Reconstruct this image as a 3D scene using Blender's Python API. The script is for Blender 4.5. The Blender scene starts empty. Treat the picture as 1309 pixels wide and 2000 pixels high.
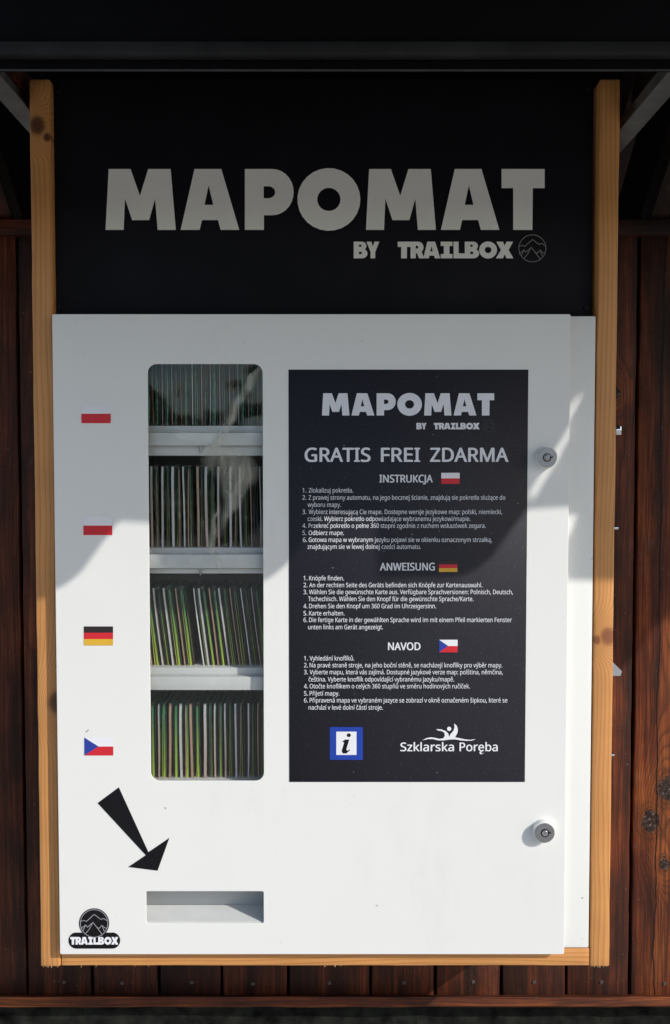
import bpy, bmesh, math, random, os
from mathutils import Vector, Matrix, noise as mn
random.seed(7)
sc = bpy.context.scene
R = math.radians

# ------------------------------------------------------------------ camera
F_PX, TH = 1800.0, math.atan(0.041)
CAM = Vector((0.0, -1.35, 1.55))
cam = bpy.data.objects.new('camera', bpy.data.cameras.new('camera'))
sc.collection.objects.link(cam)
cam.location = CAM
cam.rotation_euler = (math.pi / 2 - TH, 0, 0)
cam.data.sensor_fit = 'VERTICAL'; cam.data.sensor_height = 24; cam.data.sensor_width = 24
cam.data.lens = F_PX / 2000 * 24
cam.data.clip_start = 0.02; cam.data.clip_end = 500
sc.camera = cam

# ------------------------------------------------------------------ light
SUN = Vector((-1.25, 1.0, -0.90))          # direction the light travels
w = bpy.data.worlds.new('World'); sc.world = w; w.use_nodes = True
sky = w.node_tree.nodes.new('ShaderNodeTexSky'); sky.sky_type = 'NISHITA'; sky.sun_disc = False
sky.sun_elevation = math.atan2(0.90, math.hypot(1.25, 1.0))
sky.sun_rotation = math.atan2(1.25, -1.0)
bg = w.node_tree.nodes['Background']; bg.inputs[1].default_value = 0.143
w.node_tree.links.new(sky.outputs[0], bg.inputs[0])
sl = bpy.data.lights.new('sun', 'SUN'); sl.energy = 3.1; sl.angle = R(0.5); sl.color = (1.0, 0.965, 0.905)
so = bpy.data.objects.new('sun', sl); sc.collection.objects.link(so)
so.rotation_euler = SUN.to_track_quat('-Z', 'Y').to_euler()
sc.view_settings.view_transform = 'Standard'; sc.view_settings.look = 'None'
sc.view_settings.exposure = 0.12; sc.view_settings.gamma = 1.0

# ------------------------------------------------------------------ helpers
def at(px, py, Y):
    """photo pixel -> (X, Z) on the vertical plane at depth Y"""
    u, v = px - 654.5, py - 1000.0
    c, s = math.cos(TH), math.sin(TH)
    dy = F_PX * c - v * s; dz = -F_PX * s - v * c
    t = (Y - CAM.y) / dy
    return (CAM.x + u * t, CAM.z + dz * t)

def link(o, parent=None):
    sc.collection.objects.link(o)
    if parent is not None: o.parent = parent
    return o

def empty(name, label, cat, loc=(0, 0, 0), group=None):
    o = bpy.data.objects.new(name, None); link(o); o.location = loc; o.empty_display_size = .05
    o['label'] = label; o['category'] = cat
    if group: o['group'] = group
    return o

def tag(o, label, cat, group=None):
    o['label'] = label; o['category'] = cat
    if group: o['group'] = group
    return o

def wp(parent):
    """world offset of a parent chain (translations only)"""
    v = Vector((0, 0, 0))
    while parent is not None: v += parent.location; parent = parent.parent
    return v

def mesh_obj(name, verts, faces, mats, parent=None, mi=None, smooth=False, world=True):
    off = wp(parent) if world else Vector((0, 0, 0))
    me = bpy.data.meshes.new(name)
    me.from_pydata([tuple(Vector(v) - off) for v in verts], [], faces)
    for m in (mats if isinstance(mats, (list, tuple)) else [mats]): me.materials.append(m)
    if mi: 
        for p, i in zip(me.polygons, mi): p.material_index = i
    if smooth:
        for p in me.polygons: p.use_smooth = True
    me.update()
    return link(bpy.data.objects.new(name, me), parent)

def box(name, x0, x1, y0, y1, z0, z1, mat, parent=None, bevel=0.0, seg=2, world=True, jitter=0.0, wav=0.0):
    bm = bmesh.new()
    bmesh.ops.create_cube(bm, size=1)
    if wav:
        ax = 0 if (x1 - x0) > (z1 - z0) else 2
        bmesh.ops.subdivide_edges(bm, edges=[e for e in bm.edges if abs(e.verts[0].co[ax] - e.verts[1].co[ax]) > .5], cuts=70)
    for v in bm.verts:
        v.co = Vector((x0 + (x1 - x0) * (v.co.x + .5), y0 + (y1 - y0) * (v.co.y + .5), z0 + (z1 - z0) * (v.co.z + .5)))
        if wav:
            q_ = v.co[ax] * 1.0; sd = x0 * 7 + z0 * 3 + (2.3 if v.co[2 - ax] > (x0 + x1 if ax else z0 + z1) / 2 else 0)
            v.co[2 - ax] += wav * (mn.noise(Vector((q_ * 14, sd, 0))) + .5 * mn.noise(Vector((q_ * 60, sd, 4))))
            v.co.y += wav * .6 * mn.noise(Vector((q_ * 20, sd, 9))) if v.co.y < (y0 + y1) / 2 else 0
        if jitter: v.co += Vector((random.uniform(-1, 1), 0, random.uniform(-1, 1))) * jitter
    if bevel: bmesh.ops.bevel(bm, geom=bm.edges[:], offset=bevel, segments=seg, profile=.5, affect='EDGES')
    off = wp(parent) if world else Vector((0, 0, 0))
    for v in bm.verts: v.co -= off
    me = bpy.data.meshes.new(name); bm.to_mesh(me); bm.free(); me.materials.append(mat)
    if bevel:
        for p in me.polygons: p.use_smooth = True
        try: me.set_sharp_from_angle(angle=R(50))
        except Exception: pass
    return link(bpy.data.objects.new(name, me), parent)

def arc(cx, cy, rx, ry, a0, a1, n=14):
    return [(cx + rx * math.cos(R(a0 + (a1 - a0) * i / n)), cy + ry * math.sin(R(a0 + (a1 - a0) * i / n))) for i in range(n + 1)]

def fill(polys, extrude=0.0, bevel=0.0, res=2):
    """filled 2-D outlines (with holes) -> verts, faces in the curve's own plane"""
    cu = bpy.data.curves.new('c', 'CURVE'); cu.dimensions = '2D'; cu.fill_mode = 'BOTH'
    cu.extrude = extrude; cu.bevel_depth = bevel; cu.bevel_resolution = res
    for p in polys:
        s = cu.splines.new('POLY'); s.points.add(len(p) - 1); s.use_cyclic_u = True
        for q, (x, y) in zip(s.points, p): q.co = (x, y, 0, 1)
    o = bpy.data.objects.new('c', cu); sc.collection.objects.link(o)
    me = bpy.data.meshes.new_from_object(o)
    vs = [v.co.copy() for v in me.vertices]; fs = [tuple(p.vertices) for p in me.polygons]
    bpy.data.objects.remove(o); bpy.data.curves.remove(cu); bpy.data.meshes.remove(me)
    return vs, fs

def px_fill(polys, Y):
    """outlines in photo pixels -> flat verts, faces on plane Y"""
    big = []
    ox, oy = polys[0][0]
    vs, fs = fill([[((x - ox) / 100, -(y - oy) / 100) for x, y in p] for p in polys])
    out = []
    for v in vs:
        X, Z = at(v.x * 100 + ox, -v.y * 100 + oy, Y); out.append((X, Y, Z))
    return out, orient(out, fs)

def orient(vs, fs):
    r = []
    for f in fs:
        a, b, c = [Vector(vs[i]) for i in f[:3]]
        r.append(tuple(f) if (b - a).cross(c - a).y < 0 else tuple(reversed(f)))
    return r

def merge(parts):
    V, F = [], []
    for vs, fs in parts:
        n = len(V); V += list(vs); F += [tuple(i + n for i in f) for f in fs]
    return V, F

def decal(name, groups, mat, parent, Y):
    V, F = merge([px_fill(g, Y) for g in groups])
    return mesh_obj(name, V, F, mat, parent)

_fonts = {}
def font(fn):
    if fn not in _fonts:
        try:
            _fonts[fn] = bpy.data.fonts.load(os.path.join(bpy.utils.system_resource('DATAFILES', path='fonts'), fn))
        except Exception: _fonts[fn] = None
    return _fonts[fn]
_cap = {}
def text_raw(body, fn, offset):
    cu = bpy.data.curves.new('t', 'FONT'); cu.body = body; cu.resolution_u = 2; cu.offset = offset; cu.size = 10
    if font(fn): cu.font = font(fn)
    o = bpy.data.objects.new('t', cu); sc.collection.objects.link(o)
    me = bpy.data.meshes.new_from_object(o)
    vs = [v.co.copy() for v in me.vertices]; fs = [tuple(p.vertices) for p in me.polygons]
    bpy.data.objects.remove(o); bpy.data.curves.remove(cu); bpy.data.meshes.remove(me)
    return vs, fs
def text_px(body, x0, x1, base, cap, Y, fn='NotoSansHebrew-Regular.woff2', offset=0.0, fat=0.0):
    if fat:      # heavier weight: three slightly shifted layers, each a hair in front of the last
        return merge([text_px(body, x0 + dx * fat, x1 + dx * fat, base + dy * fat, cap, Y - k * .00004, fn) for k, (dx, dy) in enumerate(((-1, .5), (1, .5), (0, -.6)))])
    """lettering from px x0 to x1 on the px base line, with capitals cap px tall"""
    k = (fn, offset)
    if k not in _cap:
        vs, _ = text_raw('H', fn, offset); _cap[k] = max(v.y for v in vs) - min(v.y for v in vs)
    vs, fs = text_raw(body, fn, offset)
    a, b = min(v.x for v in vs), max(v.x for v in vs); out = []
    for v in vs:
        X, Z = at(x0 + (v.x - a) / (b - a) * (x1 - x0), base - v.y / _cap[k] * cap, Y); out.append((X, Y, Z))
    return out, orient(out, fs)

GL = {
 'M': [[(.045,1),(.356,1),(.49,.56),(.608,1),(.927,1),(1,0),(.742,0),(.706,.51),(.621,.16),(.379,.16),(.278,.51),(.258,0),(0,0)]],
 'A': [[(.237,1),(.693,1),(1,0),(.684,0),(.636,.161),(.364,.161),(.325,0),(0,0)], [(.478,.729),(.557,.411),(.408,.411)]],
 'P': [[(0,0),(0,1),(.56,1)] + arc(.56,.62,.44,.38,90,-90)[1:] + [(.39,.24),(.39,0)], [(.385,.716),(.48,.716)] + arc(.48,.618,.14,.098,90,-90)[1:] + [(.385,.52)]],
 'O': [arc(.5,.5,.5,.515,0,347,26), arc(.5,.5,.185,.19,0,342,18)],
 'T': [[(0,1),(1,1),(1,.685),(.725,.685),(.715,0),(.27,0),(.27,.685),(0,.685)]],
 'B': [[(0,0),(0,1),(.58,1)] + arc(.6,.74,.32,.26,90,-50,8)[1:] + arc(.6,.29,.4,.29,45,-90,8), [(.38,.82),(.52,.82),(.58,.76),(.52,.69),(.38,.69)], [(.38,.4),(.54,.4),(.62,.32),(.54,.25),(.38,.25)]],
 'R': [[(0,0),(0,1),(.55,1)] + arc(.56,.66,.38,.34,90,-50,9)[1:] + [(1,0),(.62,0),(.46,.3),(.38,.3),(.38,0)], [(.38,.76),(.5,.76),(.57,.67),(.5,.58),(.38,.58)]],
 'I': [[(0,0),(0,.26),(.26,.26),(.26,.74),(0,.74),(0,1),(1,1),(1,.74),(.74,.74),(.74,.26),(1,.26),(1,0)]],
 'L': [[(0,0),(0,1),(.45,1),(.45,.3),(1,.3),(1,0)]],
 'X': [[(0,0),(.28,.5),(.02,1),(.4,1),(.5,.76),(.6,1),(.98,1),(.72,.5),(1,0),(.6,0),(.5,.24),(.4,0)]],
 'Y': [[(0,1),(.38,1),(.5,.7),(.62,1),(1,1),(.68,.38),(.68,0),(.32,0),(.32,.38)]],
}
def word(seq, top, base, Y):
    parts = []
    for ch, x0, x1 in seq:
        parts.append(px_fill([[(x0 + gx * (x1 - x0), base - gy * (base - top)) for gx, gy in p] for p in GL[ch]], Y))
    return merge(parts)
def rescale(seq, a0, a1, b0, b1):
    return [(c, b0 + (x0 - a0) / (a1 - a0) * (b1 - b0), b0 + (x1 - a0) / (a1 - a0) * (b1 - b0)) for c, x0, x1 in seq]
MAPO = [('M',206.3,343.5),('A',353,467.5),('P',478.5,573.8),('O',581,704),('M',715,851.5),('A',861.4,975.5),('T',979.8,1064)]
TRAIL = [('T',777,802),('R',802,829),('A',827,860),('I',861,884),('L',886,908),('B',908,936),('O',936,971),('X',969,1003)]
BY = [('B',691,718),('Y',716,741)]

def stroke(pts, wd):
    out = []
    for (x0, y0), (x1, y1) in zip(pts, pts[1:]):
        dx, dy = x1 - x0, y1 - y0; L = math.hypot(dx, dy) or 1; nx, ny = -dy / L * wd / 2, dx / L * wd / 2
        ex, ey = dx / L * wd / 3, dy / L * wd / 3
        out.append([(x0 + nx - ex, y0 + ny - ey), (x1 + nx + ex, y1 + ny + ey), (x1 - nx + ex, y1 - ny + ey), (x0 - nx - ex, y0 - ny - ey)])
    return out
def mountains(cx, cy, r, wd, Y):
    U = lambda pts: [(cx + x * r, cy + y * r) for x, y in pts]
    g = [[[ (cx + r * c, cy + r * s) for c, s in [(math.cos(i * .1746), math.sin(i * .1746)) for i in range(36)]],
          [ (cx + (r - wd) * c, cy + (r - wd) * s) for c, s in [(math.cos(i * .1746), math.sin(i * .1746)) for i in range(36)]]]]
    for pl in ([(-.93,-.15),(-.7,-.22),(-.55,-.13),(0,-.64),(.5,-.27),(.66,-.36),(.95,-.18)],
               [(-.95,.4),(-.6,.1),(-.47,.28),(-.08,-.08),(.6,.82)], [(-.08,-.08),(-.35,.42),(-.62,.74)], [(-.6,.1),(-.78,.5)],
               [(.22,.28),(.37,.36),(.55,.12),(.7,.28),(.9,.36)], [(.55,.12),(.72,.55)]):
        for q in stroke(U(pl), wd): g.append([q])
    return merge([px_fill(x, Y) for x in g])

# ------------------------------------------------------------------ materials
def new_mat(name):
    m = bpy.data.materials.new(name); m.use_nodes = True
    return m, m.node_tree.nodes, m.node_tree.links, m.node_tree.nodes['Principled BSDF']
def noise(n, l, vec, scale, detail=4, rough=.55, sc3=None, dist=0.0):
    t = n.new('ShaderNodeTexNoise'); t.inputs['Scale'].default_value = scale; t.inputs['Detail'].default_value = detail
    t.inputs['Roughness'].default_value = rough; t.inputs['Distortion'].default_value = dist
    if sc3 is not None:
        mp = n.new('ShaderNodeMapping'); mp.inputs['Scale'].default_value = sc3; l.new(vec, mp.inputs[0]); vec = mp.outputs[0]
    l.new(vec, t.inputs['Vector']); return t
def ramp(n, l, fac, stops):
    r = n.new('ShaderNodeValToRGB'); e = r.color_ramp.elements
    while len(e) < len(stops): e.new(.5)
    for q, (p, c) in zip(e, stops):
        q.position = p; q.color = (c, c, c, 1) if not isinstance(c, tuple) else (*c, 1)
    l.new(fac, r.inputs[0]); return r
def mixc(n, l, fac, a, b, mode='MIX'):
    m = n.new('ShaderNodeMix'); m.data_type = 'RGBA'; m.blend_type = mode
    for sock, v in ((m.inputs[0], fac), (m.inputs[6], a), (m.inputs[7], b)):
        if hasattr(v, 'links') or isinstance(v, bpy.types.NodeSocket): l.new(v, sock)
        elif isinstance(v, tuple): sock.default_value = (*v, 1)
        else: sock.default_value = v
    return m.outputs[2]
def bump(n, l, h, strength, dist=.001, b=None):
    q = n.new('ShaderNodeBump'); q.inputs['Strength'].default_value = strength; q.inputs['Distance'].default_value = dist
    l.new(h, q.inputs['Height'])
    if b is not None: l.new(b, q.inputs['Normal'])
    return q.outputs[0]
def math_(n, l, op, a, b=None, c=None):
    m = n.new('ShaderNodeMath'); m.operation = op
    for i, v in enumerate((a, b, c)):
        if v is None: continue
        if isinstance(v, (int, float)): m.inputs[i].default_value = v
        else: l.new(v, m.inputs[i])
    return m.outputs[0]
def coord(n):
    return n.new('ShaderNodeTexCoord').outputs['Object']

def flat(name, col, rough=.5, metal=0.0, var=.12, scale=60, bumpy=0.0, spec=.5):
    m, n, l, p = new_mat(name); v = coord(n)
    t = noise(n, l, v, scale, 5)
    dk = tuple(c * (1 - var) for c in col); lt = tuple(min(1, c * (1 + var)) for c in col)
    l.new(ramp(n, l, t.outputs[0], [(.3, dk), (.7, lt)]).outputs[0], p.inputs['Base Color'])
    p.inputs['Roughness'].default_value = rough; p.inputs['Metallic'].default_value = metal
    p.inputs['Specular IOR Level'].default_value = spec
    if bumpy: l.new(bump(n, l, noise(n, l, v, scale * 4, 3).outputs[0], bumpy), p.inputs['Normal'])
    return m

def white_paint(name, col=(.80, .80, .775)):
    m, n, l, p = new_mat(name); v = coord(n)
    big = noise(n, l, v, 5, 5); fine = noise(n, l, v, 420, 3); sp = noise(n, l, v, 95, 2, .4)
    c = mixc(n, l, ramp(n, l, big.outputs[0], [(.35, 0.0), (.72, .55)]).outputs[0], col, tuple(x * .965 for x in col))
    spm = ramp(n, l, sp.outputs[0], [(.745, 0.0), (.80, .35)])
    c = mixc(n, l, spm.outputs[0], c, (.45, .42, .37))
    sm = noise(n, l, v, 9, 6, .7, sc3=(1, 1, .35)); smm = ramp(n, l, sm.outputs[0], [(.56, 0.0), (.78, .20)])
    c = mixc(n, l, smm.outputs[0], c, (.55, .52, .46))
    l.new(c, p.inputs['Base Color']); p.inputs['Roughness'].default_value = .42; p.inputs['Specular IOR Level'].default_value = .35
    b = bump(n, l, fine.outputs[0], .12, .0006)
    l.new(bump(n, l, noise(n, l, v, 3, 2).outputs[0], .5, .005, b), p.inputs['Normal'])
    return m

def pine(name, knots, kcol=(.085, .024, .010), horiz=False, tone=1.0, seedoff=0.0, axis_x='X'):
    """light varnished softwood; knots are (x, z, size) in world metres"""
    m, n, l, p = new_mat(name)
    geo = n.new('ShaderNodeNewGeometry').outputs['Position']
    s = n.new('ShaderNodeSeparateXYZ'); l.new(geo, s.inputs[0])
    U, V = (s.outputs['Z'], s.outputs['X']) if horiz else (s.outputs['X'], s.outputs['Z'])
    wob = noise(n, l, geo, 1.0, 3, .5, sc3=(2.2, 6, 60) if horiz else (60, 6, 2.2))
    g = math_(n, l, 'ADD', math_(n, l, 'MULTIPLY', U, 150.0), math_(n, l, 'MULTIPLY', s.outputs['Y'], 60.0))
    low = noise(n, l, geo, 1.0, 2, .4, sc3=(2.5, 3, 9) if horiz else (9, 3, 2.5))
    g = math_(n, l, 'ADD', g, math_(n, l, 'MULTIPLY', low.outputs[0], 5.0))
    g = math_(n, l, 'ADD', g, math_(n, l, 'MULTIPLY', wob.outputs[0], .9 ))
    kn = None
    for kx, kz, ks in knots:
        a = math_(n, l, 'DIVIDE', math_(n, l, 'SUBTRACT', s.outputs['X'], kx), ks)
        b = math_(n, l, 'DIVIDE', math_(n, l, 'SUBTRACT', s.outputs['Z'], kz), ks * 1.2)
        d2 = math_(n, l, 'ADD', math_(n, l, 'MULTIPLY', a, a), math_(n, l, 'MULTIPLY', b, b))
        e = math_(n, l, 'POWER', 2.718, math_(n, l, 'MULTIPLY', d2, -.22))
        g = math_(n, l, 'ADD', g, math_(n, l, 'MULTIPLY', e, 7.0))
        k = math_(n, l, 'POWER', 2.718, math_(n, l, 'MULTIPLY', d2, -1.3))
        kn = k if kn is None else math_(n, l, 'MAXIMUM', kn, k)
    g = math_(n, l, 'ADD', g, seedoff)
    ring = math_(n, l, 'FRACT', g)
    rc = ramp(n, l, ring, [(0.0, .25), (.12, 0.0), (.55, .12), (.93, 1.0), (1.0, .3)])
    lt, dk = (.74 * tone, .345 * tone, .108 * tone), (.44 * tone, .165 * tone, .040 * tone)
    fib = noise(n, l, geo, 1.0, 4, .6, sc3=(14, 300, 900) if horiz else (900, 300, 14))
    c = mixc(n, l, math_(n, l, 'MULTIPLY', rc.outputs[0], .62), lt, dk)
    c = mixc(n, l, math_(n, l, 'MULTIPLY', fib.outputs[0], .35), c, (.2, .08, .025), 'MIX')
    patch = noise(n, l, geo, 7, 3)
    c = mixc(n, l, ramp(n, l, patch.outputs[0], [(.45, 0.0), (.75, .3)]).outputs[0], c, (.30, .12, .035))
    if kn is not None:
        c = mixc(n, l, ramp(n, l, kn, [(.10, 0.0), (.30, .35), (.40, .72), (.75, .95)]).outputs[0], c, kcol)
    l.new(c, p.inputs['Base Color']); p.inputs['Roughness'].default_value = .5
    b = bump(n, l, fib.outputs[0], .25, .0006)
    l.new(bump(n, l, rc.outputs[0], .12, .0005, b), p.inputs['Normal'])
    return m

def stained(name, seed, horiz=False, amount=.5, knots=(), dusty=.22, crack=None):
    """dark brown stain worn to red-orange wood in streaks, knots, dust specks"""
    m, n, l, p = new_mat(name)
    geo = n.new('ShaderNodeNewGeometry').outputs['Position']
    mp = n.new('ShaderNodeMapping'); mp.inputs['Location'].default_value = (seed * 3.1, seed * 1.7, seed * 2.3); l.new(geo, mp.inputs[0]); v = mp.outputs[0]
    s = n.new('ShaderNodeSeparateXYZ'); l.new(geo, s.inputs[0])
    st = (1.6, 8, 34) if horiz else (34, 8, 1.6)
    streak = noise(n, l, v, 1.0, 5, .6, sc3=st, dist=.6)
    cloud = noise(n, l, v, 9, 5, .6, sc3=(.5, 1, 1) if horiz else (1, 1, .45))
    g = math_(n, l, 'ADD', math_(n, l, 'MULTIPLY', streak.outputs[0], .55), math_(n, l, 'MULTIPLY', cloud.outputs[0], .45))
    kn = None
    for kx, kz, ks in knots:
        a = math_(n, l, 'DIVIDE', math_(n, l, 'SUBTRACT', s.outputs['X'], kx), ks)
        b = math_(n, l, 'DIVIDE', math_(n, l, 'SUBTRACT', s.outputs['Z'], kz), ks * 1.25)
        d2 = math_(n, l, 'ADD', math_(n, l, 'MULTIPLY', a, a), math_(n, l, 'MULTIPLY', b, b))
        d2 = math_(n, l, 'MULTIPLY', d2, math_(n, l, 'ADD', .45, math_(n, l, 'MULTIPLY', noise(n, l, v, 38, 4, .6).outputs[0], 1.1)))
        k = math_(n, l, 'POWER', 2.718, math_(n, l, 'MULTIPLY', d2, -1.0))
        h = math_(n, l, 'POWER', 2.718, math_(n, l, 'MULTIPLY', d2, -.2))
        g = math_(n, l, 'ADD', g, math_(n, l, 'MULTIPLY', h, .14))
        kn = k if kn is None else math_(n, l, 'MAXIMUM', kn, k)
    o = .60 - amount * .16
    c = ramp(n, l, g, [(o - .12, (.011, .0065, .0055)), (o - .02, (.055, .017, .010)), (o + .07, (.165, .040, .015)), (o + .19, (.36, .105, .030))]).outputs[0]
    fib = noise(n, l, v, 1.0, 4, .65, sc3=(10, 200, 520) if horiz else (520, 200, 10))
    c = mixc(n, l, ramp(n, l, fib.outputs[0], [(.35, .55), (.62, 0.0)]).outputs[0], c, (.012, .007, .005))
    lo = noise(n, l, v, 1.0, 2, .5, sc3=(1.3, 2, 14) if horiz else (14, 2, 1.3))
    gg = math_(n, l, 'ADD', math_(n, l, 'MULTIPLY', s.outputs['Z' if horiz else 'X'], 95.0), math_(n, l, 'MULTIPLY', lo.outputs[0], 11.0))
    for kx, kz, ks in knots:
        a = math_(n, l, 'DIVIDE', math_(n, l, 'SUBTRACT', s.outputs['X'], kx), ks)
        b = math_(n, l, 'DIVIDE', math_(n, l, 'SUBTRACT', s.outputs['Z'], kz), ks * 2.6)
        gg = math_(n, l, 'ADD', gg, math_(n, l, 'MULTIPLY', math_(n, l, 'POWER', 2.718, math_(n, l, 'MULTIPLY', math_(n, l, 'ADD', math_(n, l, 'MULTIPLY', a, a), math_(n, l, 'MULTIPLY', b, b)), -.35)), 5.0))
    rg = ramp(n, l, math_(n, l, 'FRACT', gg), [(0.0, .6), (.10, 0.0), (.6, .1), (.93, .85), (1.0, .6)])
    c = mixc(n, l, math_(n, l, 'MULTIPLY', rg.outputs[0], .62), c, (.022, .010, .007))
    grow = noise(n, l, v, 1.0, 3, .5, sc3=(3, 10, 95) if horiz else (95, 10, 3), dist=1.2)
    c = mixc(n, l, ramp(n, l, grow.outputs[0], [(.52, 0.0), (.6, .5), (.66, 0.0)]).outputs[0], c, (.014, .008, .006))
    if kn is not None:
        kv = math_(n, l, 'MULTIPLY', kn, ramp(n, l, noise(n, l, v, 150, 3).outputs[0], [(.3, .7), (.6, 1.0)]).outputs[0])
        kd = noise(n, l, v, 210, 4, .7)
        kcol = ramp(n, l, kd.outputs[0], [(.42, (.012, .008, .007)), (.58, (.045, .032, .028)), (.68, (.22, .19, .17))]).outputs[0]
        c = mixc(n, l, ramp(n, l, kn, [(.05, 0.0), (.16, .45), (.24, .15), (.34, .6), (.42, .2)]).outputs[0], c, (.030, .010, .006))
        c = mixc(n, l, ramp(n, l, kv, [(.38, 0.0), (.52, .95)]).outputs[0], c, kcol)
    if crack is not None:
        wv = noise(n, l, v, 1.0, 4, .6, sc3=(1, 1, 7)); x_ = math_(n, l, 'SUBTRACT', s.outputs['X'], crack)
        x_ = math_(n, l, 'ABSOLUTE', math_(n, l, 'ADD', x_, math_(n, l, 'MULTIPLY', math_(n, l, 'SUBTRACT', wv.outputs[0], .5), .022)))
        c = mixc(n, l, ramp(n, l, math_(n, l, 'MULTIPLY', x_, 100), [(.07, .95), (.17, 0.0)]).outputs[0], c, (.006, .004, .004))
    dust = noise(n, l, v, 14, 7, .75); dm = ramp(n, l, dust.outputs[0], [(.58, 0.0), (.80, dusty)])
    c = mixc(n, l, dm.outputs[0], c, (.16, .12, .105))
    sp = noise(n, l, v, 260, 2, .5); c = mixc(n, l, ramp(n, l, sp.outputs[0], [(.73, 0.0), (.79, .55)]).outputs[0], c, (.35, .30, .26))
    l.new(c, p.inputs['Base Color'])
    l.new(ramp(n, l, cloud.outputs[0], [(.3, .6), (.7, .48)]).outputs[0], p.inputs['Roughness']); p.inputs['Specular IOR Level'].default_value = .22
    b = bump(n, l, fib.outputs[0], .5, .0012)
    b = bump(n, l, grow.outputs[0], .3, .002, b)
    l.new(b, p.inputs['Normal'])
    return m

def glass(name, tint=(1, 1, 1), refl=.055, wave=.004, wscale=9, rough=.02):
    m, n, l, p = new_mat(name); n.remove(p)
    tr = n.new('ShaderNodeBsdfTransparent'); tr.inputs[0].default_value = (*tint, 1)
    gl = n.new('ShaderNodeBsdfGlossy'); gl.inputs['Roughness'].default_value = rough
    v = coord(n)
    l.new(bump(n, l, noise(n, l, v, wscale, 3, .5).outputs[0], 1.0, wave), gl.inputs['Normal'])
    fr = n.new('ShaderNodeLayerWeight'); fr.inputs[0].default_value = .3
    f = math_(n, l, 'ADD', math_(n, l, 'MULTIPLY', fr.outputs['Fresnel'], .35), refl)
    mx = n.new('ShaderNodeMixShader'); l.new(f, mx.inputs[0]); l.new(tr.outputs[0], mx.inputs[1]); l.new(gl.outputs[0], mx.inputs[2])
    l.new(mx.outputs[0], n['Material Output'].inputs[0]); return m

def poster_mat(name, col=(.015, .015, .022)):
    m, n, l, p = new_mat(name); v = coord(n)
    sp = noise(n, l, v, 520, 2, .5); sp2 = noise(n, l, v, 130, 2, .4); big = noise(n, l, v, 6, 5)
    c = mixc(n, l, big.outputs[0], col, tuple(x * 1.35 for x in col))
    c = mixc(n, l, ramp(n, l, sp.outputs[0], [(.64, 0.0), (.76, .30)]).outputs[0], c, (.22, .22, .24))
    c = mixc(n, l, ramp(n, l, sp2.outputs[0], [(.755, 0.0), (.79, .5)]).outputs[0], c, (.5, .5, .5))
    l.new(c, p.inputs['Base Color']); p.inputs['Roughness'].default_value = .55; p.inputs['Specular IOR Level'].default_value = .3
    l.new(bump(n, l, sp.outputs[0], .15, .0004), p.inputs['Normal']); return m

def cover_mat(name, seed):
    """printed map cover: dark forest photo, teal top, grass green foot"""
    m, n, l, p = new_mat(name); v = coord(n)
    mp = n.new('ShaderNodeMapping'); mp.inputs['Location'].default_value = (seed, seed * 2, 0); l.new(v, mp.inputs[0])
    s = n.new('ShaderNodeSeparateXYZ'); l.new(v, s.inputs[0])
    a = noise(n, l, mp.outputs[0], 34, 6, .65, dist=.8)
    z = math_(n, l, 'ADD', math_(n, l, 'DIVIDE', s.outputs['Z'], .12), math_(n, l, 'MULTIPLY', math_(n, l, 'SUBTRACT', a.outputs[0], .5), .5))
    c = ramp(n, l, z, [(.0, (.40, .13, .10)), (.18, (.28, .26, .08)), (.45, (.30, .32, .13)), (.72, (.20, .26, .15)), (.93, (.03, .22, .17))]).outputs[0]
    c = mixc(n, l, ramp(n, l, a.outputs[0], [(.36, .85), (.56, 0.0)]).outputs[0], c, (.016, .014, .011))
    c = mixc(n, l, ramp(n, l, noise(n, l, mp.outputs[0], 60, 3, sc3=(1, .5, .6)).outputs[0], [(.60, 0.0), (.70, .6)]).outputs[0], c, (.36, .34, .26))
    l.new(c, p.inputs['Base Color']); p.inputs['Roughness'].default_value = .28; return m

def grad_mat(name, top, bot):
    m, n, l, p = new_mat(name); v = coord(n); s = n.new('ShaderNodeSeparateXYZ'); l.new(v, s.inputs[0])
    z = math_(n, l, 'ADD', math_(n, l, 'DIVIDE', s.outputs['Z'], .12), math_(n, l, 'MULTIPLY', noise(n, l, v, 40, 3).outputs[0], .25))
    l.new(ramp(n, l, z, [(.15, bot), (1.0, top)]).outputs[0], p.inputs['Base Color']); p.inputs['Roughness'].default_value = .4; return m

M = {}
M['white'] = white_paint('white_powder_coat')
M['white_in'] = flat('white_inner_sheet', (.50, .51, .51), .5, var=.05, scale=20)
M['shelf'] = flat('white_shelf_paint', (.74, .75, .74), .45, var=.04, scale=30, bumpy=.05)
M['sign'] = flat('black_sign_board', (.0085, .0085, .0115), .6, var=.25, scale=9, bumpy=.06, spec=.10)
M['letter'] = flat('pale_grey_lettering', (.80, .785, .72), .55, var=.03, scale=14)
M['outline'] = flat('thin_grey_line_print', (.26, .26, .25), .5)
M['outline_dim'] = flat('faint_grey_line_print', (.055, .055, .065), .5)
M['poster'] = poster_mat('dark_poster_print')
M['print'] = flat('white_print', (.74, .75, .80), .5, var=.03)
M['red'] = flat('flag_red', (.62, .016, .028), .45, var=.05)
M['fwhite'] = flat('flag_white', (.80, .80, .84), .4, var=.02)
M['fblack'] = flat('flag_black', (.022, .014, .014), .45)
M['gold'] = flat('flag_gold', (.72, .42, .035), .45, var=.05)
M['blue'] = flat('flag_blue', (.02, .045, .33), .45, var=.05)
M['iblue'] = flat('information_blue', (.008, .045, .36), .45, var=.05)
M['black'] = flat('black_vinyl', (.0055, .0055, .0075), .55, var=.2, spec=.2)
M['steel'] = flat('brushed_steel', (.42, .42, .43), .32, 1.0, var=.08, scale=200)
M['chrome'] = flat('polished_chrome', (.75, .75, .76), .12, 1.0, var=.03)
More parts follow.
